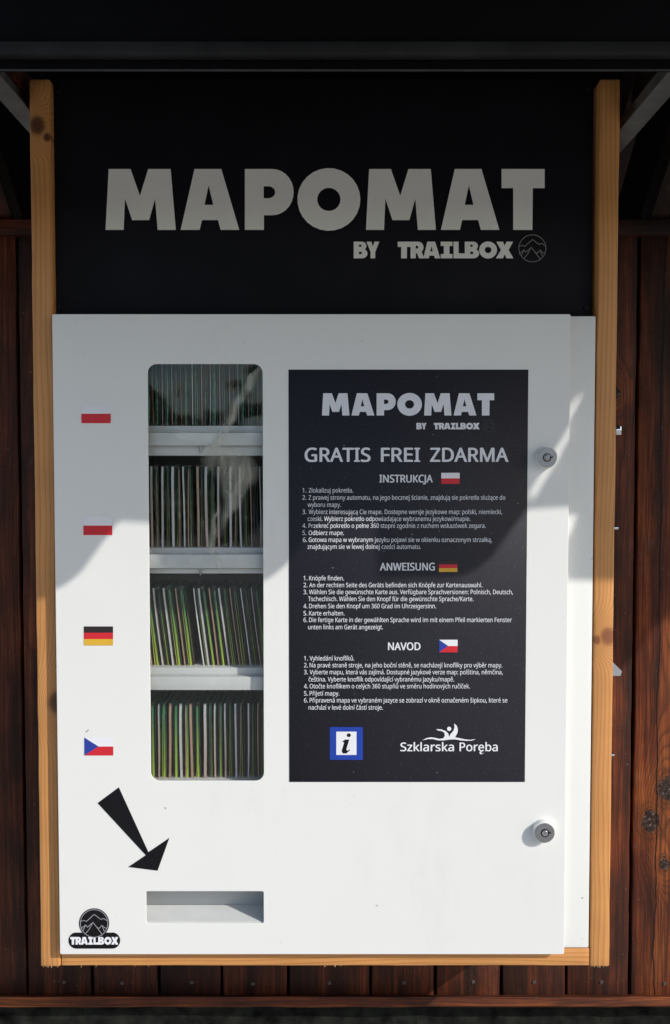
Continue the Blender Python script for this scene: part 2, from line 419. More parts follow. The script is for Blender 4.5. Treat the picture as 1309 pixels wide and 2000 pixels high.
M['dark'] = flat('dark_keyway', (.008, .008, .008), .4)
M['galv'] = flat('galvanised_brace', (.20, .205, .20), .5, .5, var=.25, scale=25)
M['fascia'] = flat('black_fascia_sheet', (.0045, .0045, .0058), .7, var=.4, scale=5, bumpy=.06, spec=.08)
M['fascia2'] = flat('lighter_black_strip', (.024, .0245, .025), .7, var=.35, scale=12, bumpy=.1, spec=.15)  # strip a paler black than the face panel
M['lip'] = flat('grey_metal_edge', (.045, .045, .044), .5, .2, var=.3, scale=20)
M['deep'] = flat('dark_void_boards', (.007, .005, .0045), .9, var=.4, scale=8, spec=.1)
M['grey_wood'] = stained('weathered_grey_strut', 31, amount=.1)
M['nail'] = flat('dull_nail', (.12, .105, .095), .45, .5, var=.4, scale=300)
M['glass'] = glass('window_acrylic', (.985, .99, .985), .019, .009, 5, .08)
M['sleeve'] = glass('plastic_sleeve', (.985, .985, .985), .015, .01, 30)
M['paper'] = flat('white_paper', (.93, .91, .89), .6, var=.06, scale=90)
M['tan'] = flat('tan_paper', (.72, .46, .33), .6, var=.1, scale=90)
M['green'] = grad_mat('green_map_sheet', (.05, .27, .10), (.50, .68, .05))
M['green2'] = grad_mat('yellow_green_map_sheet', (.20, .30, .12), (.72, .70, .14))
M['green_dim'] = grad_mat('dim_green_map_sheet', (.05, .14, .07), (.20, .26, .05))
M['teal'] = flat('teal_map_sheet', (.07, .24, .14), .4, var=.4, scale=60)
M['greyfold'] = flat('grey_map_fold', (.07, .072, .07), .5, var=.3, scale=90)
M['covers'] = [cover_mat('printed_cover', s) for s in (0.0, 3.7, 8.1)]
M['stone'] = flat('dark_plinth_stone', (.013, .014, .0115), .95, var=.85, scale=30, bumpy=.8, spec=.1)
M['ground'] = flat('pale_paving', (.46, .43, .385), .85, var=.2, scale=3, bumpy=.3)
M['roof'] = flat('dark_roof_sheet', (.03, .025, .022), .7, var=.3)

YD = -0.016      # door face
YF = 0.0         # frame face
YW = 0.23        # plank wall face
yb = -0.35       # canopy beam

# ------------------------------------------------------------------ ground and plinth
g = mesh_obj('ground', [(-60, -60, 0), (60, -60, 0), (60, 60, 0), (-60, 60, 0)], [(0, 1, 2, 3)], M['ground']); g['kind'] = 'structure'
# rough stone footing under the wall
bm = bmesh.new(); bmesh.ops.create_grid(bm, x_segments=120, y_segments=30, size=1)
from mathutils import noise as mn
for v in bm.verts:
    x, z = v.co.x * 2.2, .32 + v.co.y * .32
    q = mn.noise(Vector((x * 9, z * 9, 0))) * .012 + mn.noise(Vector((x * 32, z * 32, 3))) * .006
    v.co = Vector((x, .262 + q, z))
me = bpy.data.meshes.new('stone_plinth'); bm.to_mesh(me); bm.free(); me.materials.append(M['stone'])
pl = link(bpy.data.objects.new('stone_plinth', me)); pl['kind'] = 'structure'

# made-up dark tree mass behind the camera, added to block low sky
bm = bmesh.new(); bmesh.ops.create_grid(bm, x_segments=220, y_segments=40, size=1)
for v in bm.verts:
    x, z = v.co.x * 60, 2.2 + v.co.y * 2.2
    h = 1 + .35 * mn.noise(Vector((x * .18, 0, 0))) + .2 * mn.noise(Vector((x * .7, 2, 0)))
    v.co = Vector((x, -26 + 2.2 * mn.noise(Vector((x * .3, z * .3, 0))) + .9 * mn.noise(Vector((x * 1.3, z * 1.3, 5))), z * h - .2))
me = bpy.data.meshes.new('sky_blocker'); bm.to_mesh(me); bm.free(); me.materials.append(flat('sky_blocker_foliage', (.03, .05, .02), .9, var=.6, scale=1.5))
wd_ = link(bpy.data.objects.new('sky_blocker', me)); wd_['kind'] = 'stuff'

# ------------------------------------------------------------------ plank wall
zb = at(654, 1957, YW)[1]; zt = at(1250, 459, YW)[1]
wall = empty('plank_wall', 'dark stained wall of upright brown planks behind the white machine', 'wall', (0, YW, zb))
edges = [-560, -437, -328, -202, -75, 53, 181, 310, 434, 564, 724, 851, 980, 1106, 1231, 1358, 1480, 1600, 1730, 1850]
kR = [(1272, 1604, .0185), (1306, 1540, .021), (1298, 1688, .010)]
for i, (a, b) in enumerate(zip(edges, edges[1:])):
    xa, xb = at(a, 1930, YW)[0] + .0022, at(b, 1930, YW)[0] - .0022
    gap = .001 if i % 3 else 0
    kn = [(*at(kx, kz, YW), s) for kx, kz, s in kR] if a == 1231 else ([(random.uniform(xa, xb), random.uniform(1.0, 1.9), random.uniform(.006, .013))])
    am = 1.0 if a == 1231 else (.62 if a < 100 else .62)
    pm = stained('stained_plank', i * 1.37 + .4, False, am, kn, .36 if a == 1231 else .24, at(1284, 1500, YW)[0] if a == 1231 else None)
    y0 = YW + (0.0, .0025, .001)[i % 3]
    pk = box('plank', xa, xb - gap, y0, y0 + .02, zb, zt, pm, wall, .0016, wav=.0011)
    if -100 < a < 1300:
        for nx in ((xa + xb) / 2 + random.uniform(-.008, .008),):
            nz = at(0, 1921 + random.uniform(-3, 3), YW)[1]
            c0, c1 = [], []
            bm = bmesh.new()
            bmesh.ops.create_cone(bm, cap_ends=True, segments=12, radius1=.0036, radius2=.0026, depth=.002, matrix=Matrix.Translation((nx, y0 - .001, nz)) @ Matrix.Rotation(R(90), 4, 'X'))
            off = wp(pk)
            for v in bm.verts: v.co -= off
            me = bpy.data.meshes.new('nail'); bm.to_mesh(me); bm.free(); me.materials.append(M['nail'])
            link(bpy.data.objects.new('nail', me), pk)
box('backing_board', -1.6, 1.6, YW + .024, YW + .03, zb, zt, M['deep'], wall)
# sill board at the foot of the planks, its top tipped outward
zl0, zl1, zl2 = at(654, 1969, .205)[1], at(654, 1947, .2075)[1], at(654, 1943, .232)[1]
lx0, lx1 = -1.6, 1.6
N = 80; V = []; F = []
for i in range(N + 1):
    x = lx0 + (lx1 - lx0) * i / N; r1 = mn.noise(Vector((x * 22, 0, 1))) * .0016; r2 = mn.noise(Vector((x * 30, 5, 1))) * .002
    V += [(x, .232, zl2 + r1), (x, .2075, zl1 + r1), (x, .205, zl0 + .004 + r2), (x, .208, zl0 + r2), (x, .275, zl0)]
for i in range(N):
    for k in range(4): F.append((i * 5 + k, i * 5 + k + 1, i * 5 + 6 + k, i * 5 + 5 + k))
mesh_obj('sill_board', V, F, stained('stained_sill', 5.2, True, 1.35, dusty=.12), wall)
# head rail and the dark open gable over it
z0, z1 = at(1250, 460, YW - .005)[1], at(1250, 430, YW - .005)[1]
box('head_rail', -1.6, 1.6, YW - .012, YW + .05, z0, z1, stained('stained_rail', 9.1, True, .25), wall, .002)
box('gable_board', -1.8, 1.8, .80, .82, zt, 3.2, M['deep'], wall)

# ------------------------------------------------------------------ shed roof with sloping struts
roof = empty('porch_roof', 'dark porch roof overhanging the machine with sloping struts', 'roof', (0, .8, 3.0))
def slab(name, pts, th, mat, parent):
    """extruded quad: pts four corners, thickness along the normal"""
    P = [Vector(p) for p in pts]; nrm = (P[1] - P[0]).cross(P[3] - P[0]).normalized() * th
    V = P + [p + nrm for p in P]
    return mesh_obj(name, V, [(3, 2, 1, 0), (4, 5, 6, 7), (0, 1, 5, 4), (1, 2, 6, 5), (2, 3, 7, 6), (3, 0, 4, 7)], mat, parent)
slab('roof_sheet', [(-2.2, -.72, 2.40), (3.2, -.72, 2.40), (3.2, .84, 2.55), (-2.2, .84, 2.55)], .03, M['roof'], roof)
def bar(name, a, b, wx, wt, mat, parent, up=Vector((0, 0, 1)), bevel=.001):
    a, b = Vector(a), Vector(b); d = (b - a); L = d.length; d.normalize()
    sx = d.cross(up).normalized(); sy = sx.cross(d).normalized()
    bm = bmesh.new(); bmesh.ops.create_cube(bm, size=1)
    for v in bm.verts: v.co = a + d * (v.co.z + .5) * L + sx * v.co.x * wx + sy * v.co.y * wt
    bmesh.ops.recalc_face_normals(bm, faces=bm.faces[:])
    if bevel: bmesh.ops.bevel(bm, geom=bm.edges[:], offset=bevel, segments=1, affect='EDGES')
    off = wp(parent)
    for v in bm.verts: v.co -= off
    me = bpy.data.meshes.new(name); bm.to_mesh(me); bm.free(); me.materials.append(mat)
    return link(bpy.data.objects.new(name, me), parent)
for xs in (.47, -.475): bar('joist', (xs, YW + .03, 2.125), (xs, yb + .02, 2.125), .045, .030, M['grey_wood'], roof)
for xs in (.548, .455, -.80, .80, -.56):
    bar('strut', (xs, YW + .03, 1.985), (xs, -.25, 2.39), .030, .045, M['grey_wood'], roof)

# shutter box / fascia that runs across the top of the picture
def zf(py): return at(654, py, yb)[1]
fas = empty('canopy_beam', 'black sheet metal beam running across above the black sign', 'beam', (0, yb, zf(135)))
box('face_panel', -1.4, 1.4, yb, yb + .006, zf(84), zf(84) + .42, M['fascia'], fas, .002)
box('ledge_strip', -1.4, 1.4, yb - .006, yb + .012, zf(109), zf(84) - .0006, M['fascia2'], fas, .001)
box('lower_panel', -1.4, 1.4, yb + .008, yb + .012, zf(132), zf(109) - .0006, M['fascia'], fas, .001)
box('metal_edge', -1.4, 1.4, yb + .002, yb + .005, zf(135.6), zf(133), M['lip'], fas, .0004)
# galvanised braces from the machine back up to the beam
def P3(px, py, Y): X, Z = at(px, py, Y); return (X, Y, Z)
def brace(q, label):
    br = empty('steel_brace', label, 'bracket', q[0], 'braces between wall and beam')
    a, b, up = q
    bar('web', a, b, .004, .030, M['galv'], br, Vector(up), .0005)
    bar('flange', Vector(a) + Vector((0, 0, -.0168)), Vector(b) + Vector((0, 0, -.0168)), .030, .003, M['galv'], br, Vector(up), .0005)
    return br
brace(((.437, YW - .014, 2.077), (.437, yb + .015, 2.077), (0, 0, 1)), 'grey angled steel brace at upper right beside the tall wooden post')
brace(((-.462, YW - .014, 2.100), (-.462, yb + .015, 2.100), (0, 0, 1)), 'grey angled steel brace at upper left behind the knotty post top')

# unseen sheet added at the roof edge, wave and split shaped for the shadow
YV = -0.70
def vp(px, py):      # where the sun ray that meets the door at this spot crosses the added sheet
    X, Z = at(px, py, YD); k = (YV - YD)
    return (X + k * SUN.x / SUN.y, Z + k * SUN.z / SUN.y)
def lobe(x0, dy):
    return [(x0, 1005 + dy), (x0 - 1, 1060 + dy), (x0, 1118 + dy), (x0 + 8, 1125 + dy), (x0 + 130, 1126 + dy), (x0 + 165, 1122 + dy), (x0 + 190, 1112 + dy),
            (x0 + 212, 1094 + dy), (x0 + 232, 1066 + dy), (x0 + 252, 1038 + dy), (x0 + 275, 1008 + dy), (x0 + 292, 985 + dy)]
line = []
for k in range(-4, 6):
    x0 = 741 + 400 * k; dy = -14 * k if abs(k) < 3 else -14 * k * .7
    L_ = lobe(x0, dy)
    if k == 1: L_ = [(1166, 983), (1157, 1012), (1140, 1044)] + L_[2:]
    line += L_
pr = [vp(*p) for p in line]
top = 2.3995
pr2 = [(pr[0][0] - .05, top)] + [(pr[0][0] - .05, pr[0][1])] + pr + [(pr[-1][0] + .2, pr[-1][1]), (pr[-1][0] + .2, top)]
slit = [vp(*p) for p in ((1027, 968), (1038, 990), (1112, 862), (1166, 768), (1176, 742), (1158, 752), (1110, 832))]
vs, fs = fill([pr2, slit], .004)
vs = [(v.x, YV + v.z, v.y) for v in vs]
mesh_obj('shadow_caster', vs, fs, M['roof'], roof)

# ------------------------------------------------------------------ wooden frame round the machine
fx0t, fx1t = at(56, 160, YF)[0], at(97, 160, YF)[0]
XL0 = (at(55.5, 200, YF)[0] + at(81, 1860, YF)[0]) / 2; XL1 = XL0 + .0297
XR1 = (at(1212, 200, YF)[0] + at(1190, 1860, YF)[0]) / 2; XR0 = XR1 - .0288
ZT = at(630, 154, YF)[1]; ZB = at(630, 1888, YF)[1]; ZBT = at(630, 1853, YF)[1]
fr = empty('wooden_frame', 'light varnished pine frame boxing in the white machine on the wall', 'frame', (0, 0, ZB))
def post(name, x0, x1, ztop, mat):
    o = box(name, x0, x1, YF, YW - .001, ZB, ztop, mat, fr, .0022, 2, wav=.0007)
    return o
kL = [(*at(73, 245, YF), .0115), (*at(92, 268, YF), .0055), (*at(114, 1372, YF), .015)]
kRr = [(*at(1188, 1243, YF), .0115), (*at(1166, 1250, YF), .006)]
pl_ = post('side_post', XL0, XL1, ZT, pine('pine_left', kL, tone=.95)); pl_['label'] = 'pine side post with a dark knot near its top'
pr_ = post('side_post', XR0, XR1, at(1190, 154, YF)[1], pine('pine_right', kRr, (.24, .075, .026), tone=1.0, seedoff=.4)); pr_['label'] = 'pine side post with metal knobs standing out of its outer side'
box('bottom_rail', XL1 + .0006, XR0 - .0006, YF + .0015, YW - .001, ZB + .0006, ZBT, pine('pine_rail', [], horiz=True, tone=1.02), fr, .0016, wav=.0004)
# torn fibres at the saw cut of the posts
V = []; F = []
for x0, x1 in ((XL0, XL1), (XR0, XR1), (XL1 + .02, XL1 + .15), (-.02, .03)):
    for i in range(26 if x1 - x0 < .04 else 7):
        x = random.uniform(x0 + .002, x1 - .002); L = random.uniform(.0008, .0036); wd = random.uniform(.0003, .0010); y = random.uniform(.0015, .008)
        n = len(V); V += [(x - wd, y, ZB + .001), (x + wd, y, ZB + .001), (x + random.uniform(-.001, .001), y - random.uniform(0, .002), ZB - L)]; F.append((n, n + 1, n + 2))
fb = mesh_obj('torn_fibres', V, F, flat('raw_fibre', (.62, .42, .22), .7), fr); fb['kind'] = 'stuff'

# knobs on the outer side of the right post
kg = 'metal knobs on the right side of the frame'
def knob(py, r, out, Yk, label, kind):
    X = XR1; Z = at(1200, py, Yk)[1]
    t = empty('turning_knob' if kind != 'bolt' else 'bolt_head', label, 'knob' if kind != 'bolt' else 'bolt', (X, Yk, Z), kg if kind != 'bolt' else 'small bolts on the right side of the frame')
    def cyl(nm, x0, x1, rad, mat):
        bm = bmesh.new()
        bmesh.ops.create_cone(bm, cap_ends=True, segments=28, radius1=rad, radius2=rad, depth=x1 - x0, matrix=Matrix.Translation(((x0 + x1) / 2, 0, 0)) @ Matrix.Rotation(R(90), 4, 'Y'))
        bmesh.ops.bevel(bm, geom=[e for e in bm.edges if abs(e.verts[0].co.x - e.verts[1].co.x) < 1e-6], offset=rad * .12, segments=2, affect='EDGES')
        me = bpy.data.meshes.new(nm); bm.to_mesh(me); bm.free(); me.materials.append(mat)
        for p in me.polygons: p.use_smooth = True
        try: me.set_sharp_from_angle(angle=R(40))
        except Exception: pass
        return link(bpy.data.objects.new(nm, me), t)
    if kind == 'knob':
        cyl('collar', 0, out * .55, r * .8, M['steel']); cyl('dial', out * .55 + .0002, out, r, M['chrome'])
        box('grip', out, out + .003, -.003, .003, -r * .8, r * .8, M['chrome'], t, .0008, world=False)
    elif kind == 'handle':
        cyl('collar', 0, out * .35, r * .7, M['steel'])
        V = [(out * .3, -.006, r * 1.0), (out * .3, .006, r * 1.0), (out, -.006, -r * .45), (out, .006, -r * .45), (out * .92, -.006, -r), (out * .92, .006, -r), (out * .3, -.006, -r), (out * .3, .006, -r)]
        F = [(0, 2, 4, 6), (1, 7, 5, 3), (0, 1, 3, 2), (2, 3, 5, 4), (4, 5, 7, 6), (6, 7, 1, 0)]
        mesh_obj('lever', V, F, M['chrome'], t, world=False)
    else: cyl('bolt_shank', 0, out, r, M['chrome'])
    return t
knob(841, .0085, .0150, .035, 'chrome knob highest on the right side of the pine frame', 'knob')
knob(1031, .0030, .0185, .045, 'tiny bolt between the upper knob and the lever on the frame side', 'bolt')
knob(1302, .013, .0270, .05, 'bright metal lever low on the right side of the pine frame', 'handle')
knob(1474, .0026, .0185, .05, 'tiny bolt below the metal lever on the frame side', 'bolt')

# ------------------------------------------------------------------ black name board
YS = .016
sb = empty('name_board', 'black board above the machine with large pale MAPOMAT lettering', 'sign', (0, YS, at(630, 612, YS)[1]))
box('board', XL1 + .0008, XR0 - .0045, YS, YS + .006, at(630, 640, YS)[1], at(630, 154, YS)[1], M['sign'], sb, .001)
YSL = YS - .0006
V, F = word(MAPO, 330, 449, YSL); mesh_obj('large_lettering', V, F, M['letter'], sb)
V, F = word(BY, 472, 504.5, YSL); mesh_obj('by_lettering', V, F, M['letter'], sb)
V, F = word(TRAIL, 472, 504.5, YSL); mesh_obj('maker_lettering', V, F, M['letter'], sb)
V, F = mountains(1040, 485, 27, 1.15, YSL); mesh_obj('mountain_emblem', V, F, M['outline'], sb)
for sx, sy in ((113, 175), (1149, 171), (1145, 601), (117, 600)):
    X, Z = at(sx, sy, YS); bm = bmesh.new()
    bmesh.ops.create_cone(bm, cap_ends=True, segments=18, radius1=.0048, radius2=.0036, depth=.002, matrix=Matrix.Translation((X, YS - .001, Z)) @ Matrix.Rotation(R(90), 4, 'X'))
    bmesh.ops.create_cone(bm, cap_ends=True, segments=6, radius1=.0016, radius2=.0016, depth=.001, matrix=Matrix.Translation((X, YS - .0022, Z)) @ Matrix.Rotation(R(90), 4, 'X'))
    for v in bm.verts: v.co -= wp(sb)
    me = bpy.data.meshes.new('screw'); bm.to_mesh(me); bm.free(); me.materials.append(M['black']); link(bpy.data.objects.new('screw', me), sb)

# ------------------------------------------------------------------ the machine
vm = empty('map_vending_machine', 'white wall mounted map dispenser with window, black instruction panel and slot', 'vending machine', (0, .1, ZBT))
# body behind the door
BX0 = XL1 + .002; BX1 = XR0 - .0022
BZ1 = at(1140, 617, YF)[1]; BZ0 = ZBT + .0008
DX0 = (at(102.5, 640, YD)[0] + at(116.5, 1840, YD)[0]) / 2; DX1 = (at(1113.5, 640, YD)[0] + at(1103.5, 1840, YD)[0]) / 2
DZ1 = at(610, 613.5, YD)[1]; DZ0 = at(610, 1864, YD)[1]
cab = box('cabinet_strip', DX1 - .035, BX1, YF + .0008, YF + .018, BZ0, BZ1, M['white'], vm, .0016)
WX0, WX1 = at(289.5, 1100, YD)[0], at(515, 1100, YD)[0]
WX0, WX1 = (at(290, 720, YD)[0] + at(293.5, 1510, YD)[0]) / 2, (at(513.5, 720, YD)[0] + at(515, 1510, YD)[0]) / 2
WZ1, WZ0 = at(400, 711, YD)[1], at(400, 1525, YD)[1]
SX0, SX1 = at(286, 1770, YD)[0], at(515, 1770, YD)[0]; SZ1, SZ0 = at(400, 1741, YD)[1], at(400, 1803, YD)[1]
def rr(x0, x1, z0, z1, r, n=8):
    return arc(x1 - r, z1 - r, r, r, 0, 90, n) + arc(x0 + r, z1 - r, r, r, 90, 180, n) + arc(x0 + r, z0 + r, r, r, 180, 270, n) + arc(x1 - r, z0 + r, r, r, 270, 360, n)
bv = .0007
vs, fs = fill([rr(DX0 + bv, DX1 - bv, DZ0 + bv, DZ1 - bv, .002, 4), rr(WX0 - bv, WX1 + bv, WZ0 - bv, WZ1 + bv, .0135), rr(SX0 - bv, SX1 + bv, SZ0 - bv, SZ1 + bv, .003, 5)], .0003, bv, 2)
vs = [(v.x, YD + .001 - v.z, v.y) for v in vs]
door = mesh_obj('door', vs, fs, M['white'], vm)
# folded door flanges
for nm, a in (('door_flange', (DX0 + .0004, DX0 + .0016, DZ0 + .001, DZ1 - .001)), ('door_flange', (DX1 - .0016, DX1 - .0004, DZ0 + .001, DZ1 - .001)),
              ('door_flange', (DX0 + .0018, DX1 - .0018, DZ1 - .0016, DZ1 - .0004)), ('door_flange', (DX0 + .0018, DX1 - .0018, DZ0 + .0004, DZ0 + .0016))):
    box(nm, a[0], a[1], YD + .0021, YF - .0004, a[2], a[3], M['white'], door)
# inner case
YB = .19
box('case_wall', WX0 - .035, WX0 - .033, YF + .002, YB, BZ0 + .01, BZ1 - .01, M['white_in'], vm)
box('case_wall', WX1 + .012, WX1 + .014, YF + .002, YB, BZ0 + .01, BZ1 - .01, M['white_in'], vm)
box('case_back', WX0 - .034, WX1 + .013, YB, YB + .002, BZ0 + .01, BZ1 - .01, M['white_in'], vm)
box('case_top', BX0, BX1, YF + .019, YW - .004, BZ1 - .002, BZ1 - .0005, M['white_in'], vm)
pane = box('window_pane', WX0 - .008, WX1 + .008, YD + .0026, YD + .0046, WZ0 - .008, WZ1 + .008, M['glass'], vm)
def glare_ribbon(pts):  # pale ribbons behind the pane, painted to stand for window glare
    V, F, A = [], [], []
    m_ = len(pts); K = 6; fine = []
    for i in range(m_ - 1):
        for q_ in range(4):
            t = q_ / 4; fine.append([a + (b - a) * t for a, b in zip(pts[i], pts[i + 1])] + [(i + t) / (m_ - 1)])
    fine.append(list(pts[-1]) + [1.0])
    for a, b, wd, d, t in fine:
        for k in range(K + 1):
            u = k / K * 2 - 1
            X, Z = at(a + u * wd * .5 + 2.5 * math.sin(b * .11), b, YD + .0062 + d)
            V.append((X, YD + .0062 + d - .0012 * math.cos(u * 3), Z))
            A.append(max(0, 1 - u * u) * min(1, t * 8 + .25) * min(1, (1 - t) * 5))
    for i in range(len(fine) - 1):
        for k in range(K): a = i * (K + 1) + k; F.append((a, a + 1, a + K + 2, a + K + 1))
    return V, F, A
fm, n_, l_, p_ = new_mat('painted_glare_veil'); n_.remove(p_)
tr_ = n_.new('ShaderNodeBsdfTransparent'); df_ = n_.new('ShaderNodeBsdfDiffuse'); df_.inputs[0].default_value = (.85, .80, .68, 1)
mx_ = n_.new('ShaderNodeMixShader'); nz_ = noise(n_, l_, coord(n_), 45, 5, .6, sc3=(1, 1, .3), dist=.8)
at_ = n_.new('ShaderNodeAttribute'); at_.attribute_name = 'glare_fade'
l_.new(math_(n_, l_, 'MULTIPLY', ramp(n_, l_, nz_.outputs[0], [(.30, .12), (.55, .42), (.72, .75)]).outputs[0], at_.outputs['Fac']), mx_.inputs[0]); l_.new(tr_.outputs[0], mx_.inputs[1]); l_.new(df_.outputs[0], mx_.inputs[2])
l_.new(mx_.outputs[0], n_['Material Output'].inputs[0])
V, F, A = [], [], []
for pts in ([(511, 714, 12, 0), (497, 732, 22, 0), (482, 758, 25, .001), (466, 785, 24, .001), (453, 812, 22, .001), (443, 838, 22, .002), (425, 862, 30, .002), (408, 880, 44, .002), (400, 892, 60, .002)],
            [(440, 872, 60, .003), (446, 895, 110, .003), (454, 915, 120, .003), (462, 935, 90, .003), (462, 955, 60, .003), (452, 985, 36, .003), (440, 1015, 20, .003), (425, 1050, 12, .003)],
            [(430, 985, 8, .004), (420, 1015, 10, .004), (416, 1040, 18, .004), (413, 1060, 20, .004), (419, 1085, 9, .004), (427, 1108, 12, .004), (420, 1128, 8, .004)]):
    v2, f2, a2 = glare_ribbon(pts); n0 = len(V); V += v2; A += a2; F += [tuple(i + n0 for i in f) for f in f2]
fo_ = mesh_obj('painted_glare', V, F, fm, vm, smooth=True); fo_['kind'] = 'stuff'
ca = fo_.data.attributes.new('glare_fade', 'FLOAT', 'POINT')
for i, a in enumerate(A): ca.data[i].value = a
# shelves: raised lip in front, recessed ledge above, tray behind
rows = [(831.5, 845, 870, 890), (1070, 1083, 1110, 1120), (1304, 1322, 1348, 0), (1526, 1540, 1560, 0)]
IX0, IX1 = WX0 - .0325, WX1 + .0115
for (yt, ym, yb_, yu) in rows:
    sh = box('shelf', IX0, IX1, .018, .185, at(400, ym, .018)[1], at(400, yt, .018)[1], M['shelf'], vm, .0006)
    box('shelf_lip', IX0, IX1, .001, .0174, at(400, yb_, .001)[1], at(400, ym, .001)[1], M['shelf'], sh, .0006)
    if yu:
        box('lower_lip', IX0, IX1, .012, .0165, at(400, yu, .012)[1], at(400, yb_, .012)[1] - .0003, M['shelf'], sh, .0005)
        X, Z = at(392, yb_ + 6, .008); bm = bmesh.new()
        bmesh.ops.create_cone(bm, cap_ends=True, segments=10, radius1=.0016, radius2=.0016, depth=.011, matrix=Matrix.Translation((X, .006, Z)))
        bmesh.ops.create_cube(bm, size=1, matrix=Matrix.Translation((X, .006, Z + .004)) @ Matrix.Diagonal((.010, .002, .0016, 1)))
        for v in bm.verts: v.co -= wp(sh)
        me = bpy.data.meshes.new('wing_screw'); bm.to_mesh(me); bm.free(); me.materials.append(M['steel']); link(bpy.data.objects.new('wing_screw', me), sh)

# chute behind the slot
cz0, cz1 = SZ0 - .004, SZ1 + .030
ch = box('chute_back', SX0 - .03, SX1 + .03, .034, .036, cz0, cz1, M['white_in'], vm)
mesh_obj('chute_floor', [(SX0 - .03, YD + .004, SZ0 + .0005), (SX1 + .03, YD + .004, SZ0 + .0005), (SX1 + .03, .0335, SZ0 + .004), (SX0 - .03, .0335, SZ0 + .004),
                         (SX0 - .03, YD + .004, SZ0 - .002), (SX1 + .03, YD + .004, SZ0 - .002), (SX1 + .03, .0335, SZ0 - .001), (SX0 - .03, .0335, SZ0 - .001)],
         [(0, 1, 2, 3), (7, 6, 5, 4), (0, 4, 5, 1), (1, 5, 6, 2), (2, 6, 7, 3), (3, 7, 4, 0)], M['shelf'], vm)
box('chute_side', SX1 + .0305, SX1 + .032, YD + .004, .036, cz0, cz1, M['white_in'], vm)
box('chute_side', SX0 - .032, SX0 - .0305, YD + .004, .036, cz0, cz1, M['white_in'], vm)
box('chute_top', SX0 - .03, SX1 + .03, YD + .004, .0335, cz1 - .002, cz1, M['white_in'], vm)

# locks
def cyl_y(nm, X, Z, y0, y1, r, mat, parent, seg=40, r2=None, bev=0.0):
    bm = bmesh.new(); r2 = r if r2 is None else r2   # r2: front radius (y0)
    bmesh.ops.create_cone(bm, cap_ends=True, segments=seg, radius1=r2, radius2=r, depth=y1 - y0, matrix=Matrix.Translation((X, (y0 + y1) / 2, Z)) @ Matrix.Rotation(R(-90), 4, 'X'))
    if bev: bmesh.ops.bevel(bm, geom=[e for e in bm.edges if abs(e.verts[0].co.y - y0) < 1e-6 and abs(e.verts[1].co.y - y0) < 1e-6], offset=bev, segments=3, affect='EDGES')
    for v in bm.verts: v.co -= wp(parent)
    me = bpy.data.meshes.new(nm); bm.to_mesh(me); bm.free(); me.materials.append(mat)
    for p in me.polygons: p.use_smooth = True
    try: me.set_sharp_from_angle(angle=R(35))
    except Exception: pass
    return link(bpy.data.objects.new(nm, me), parent)
for px, py in ((1064.5, 894), (1060.5, 1620)):
    X, Z = at(px, py, YD)
    lk = cyl_y('lock', X, Z, YD - .0125, YD, .0157, M['white'], vm, bev=.0010)
    yf = YD - .0125
    cyl_y('lock_face', X, Z, yf - .0012, yf, .0143, M['steel'], lk, bev=.0005)
    cyl_y('keyway', X, Z, yf - .0016, yf - .0012, .0062, M['dark'], lk)
    cyl_y('lock_core', X, Z, yf - .0028, yf - .0016, .0045, M['chrome'], lk, r2=.0040, bev=.0006)
    cyl_y('core_hollow', X, Z, yf - .0032, yf - .0028, .0026, M['steel'], lk)
    box('key_notch', X + .0040, X + .0085, yf - .0030, yf - .0012, Z - .0002, Z + .0016, M['dark'], lk)

# instruction panel
YP = YD - .0008
pan = box('instruction_panel', (at(562, 760, YD)[0] + at(567, 1500, YD)[0]) / 2, (at(1030, 760, YD)[0] + at(1027, 1500, YD)[0]) / 2, YP, YD - .00005,
          at(790, 1527, YD)[1], at(790, 722, YD)[1], M['poster'], vm, .0002, 1)
YT = YP - .0004
V, F = word(rescale(MAPO, 206.3, 1064, 629, 965.5), 768, 811.5, YT); mesh_obj('panel_title', V, F, M['print'], pan)
V, F = word(rescale(BY + TRAIL, 691, 1003, 813.5, 937), 826, 838.5, YT); mesh_obj('panel_subtitle', V, F, M['print'], pan)
V, F = mountains(955, 832, 11.5, .8, YT); mesh_obj('panel_emblem', V, F, M['outline_dim'], pan)
V, F = merge([text_px(t, a, b, 901.5, 26.5, YT, fat=1.0) for t, a, b in (('GRATIS', 596, 723), ('FREI', 745, 820), ('ZDARMA', 841, 992.5))])
mesh_obj('panel_heading', V, F, M['print'], pan)
heads = [('INSTRUKCJA', 741.5, 845, 942), ('ANWEISUNG', 742.5, 849, 1114), ('NAVOD', 758.5, 821, 1269.5)]
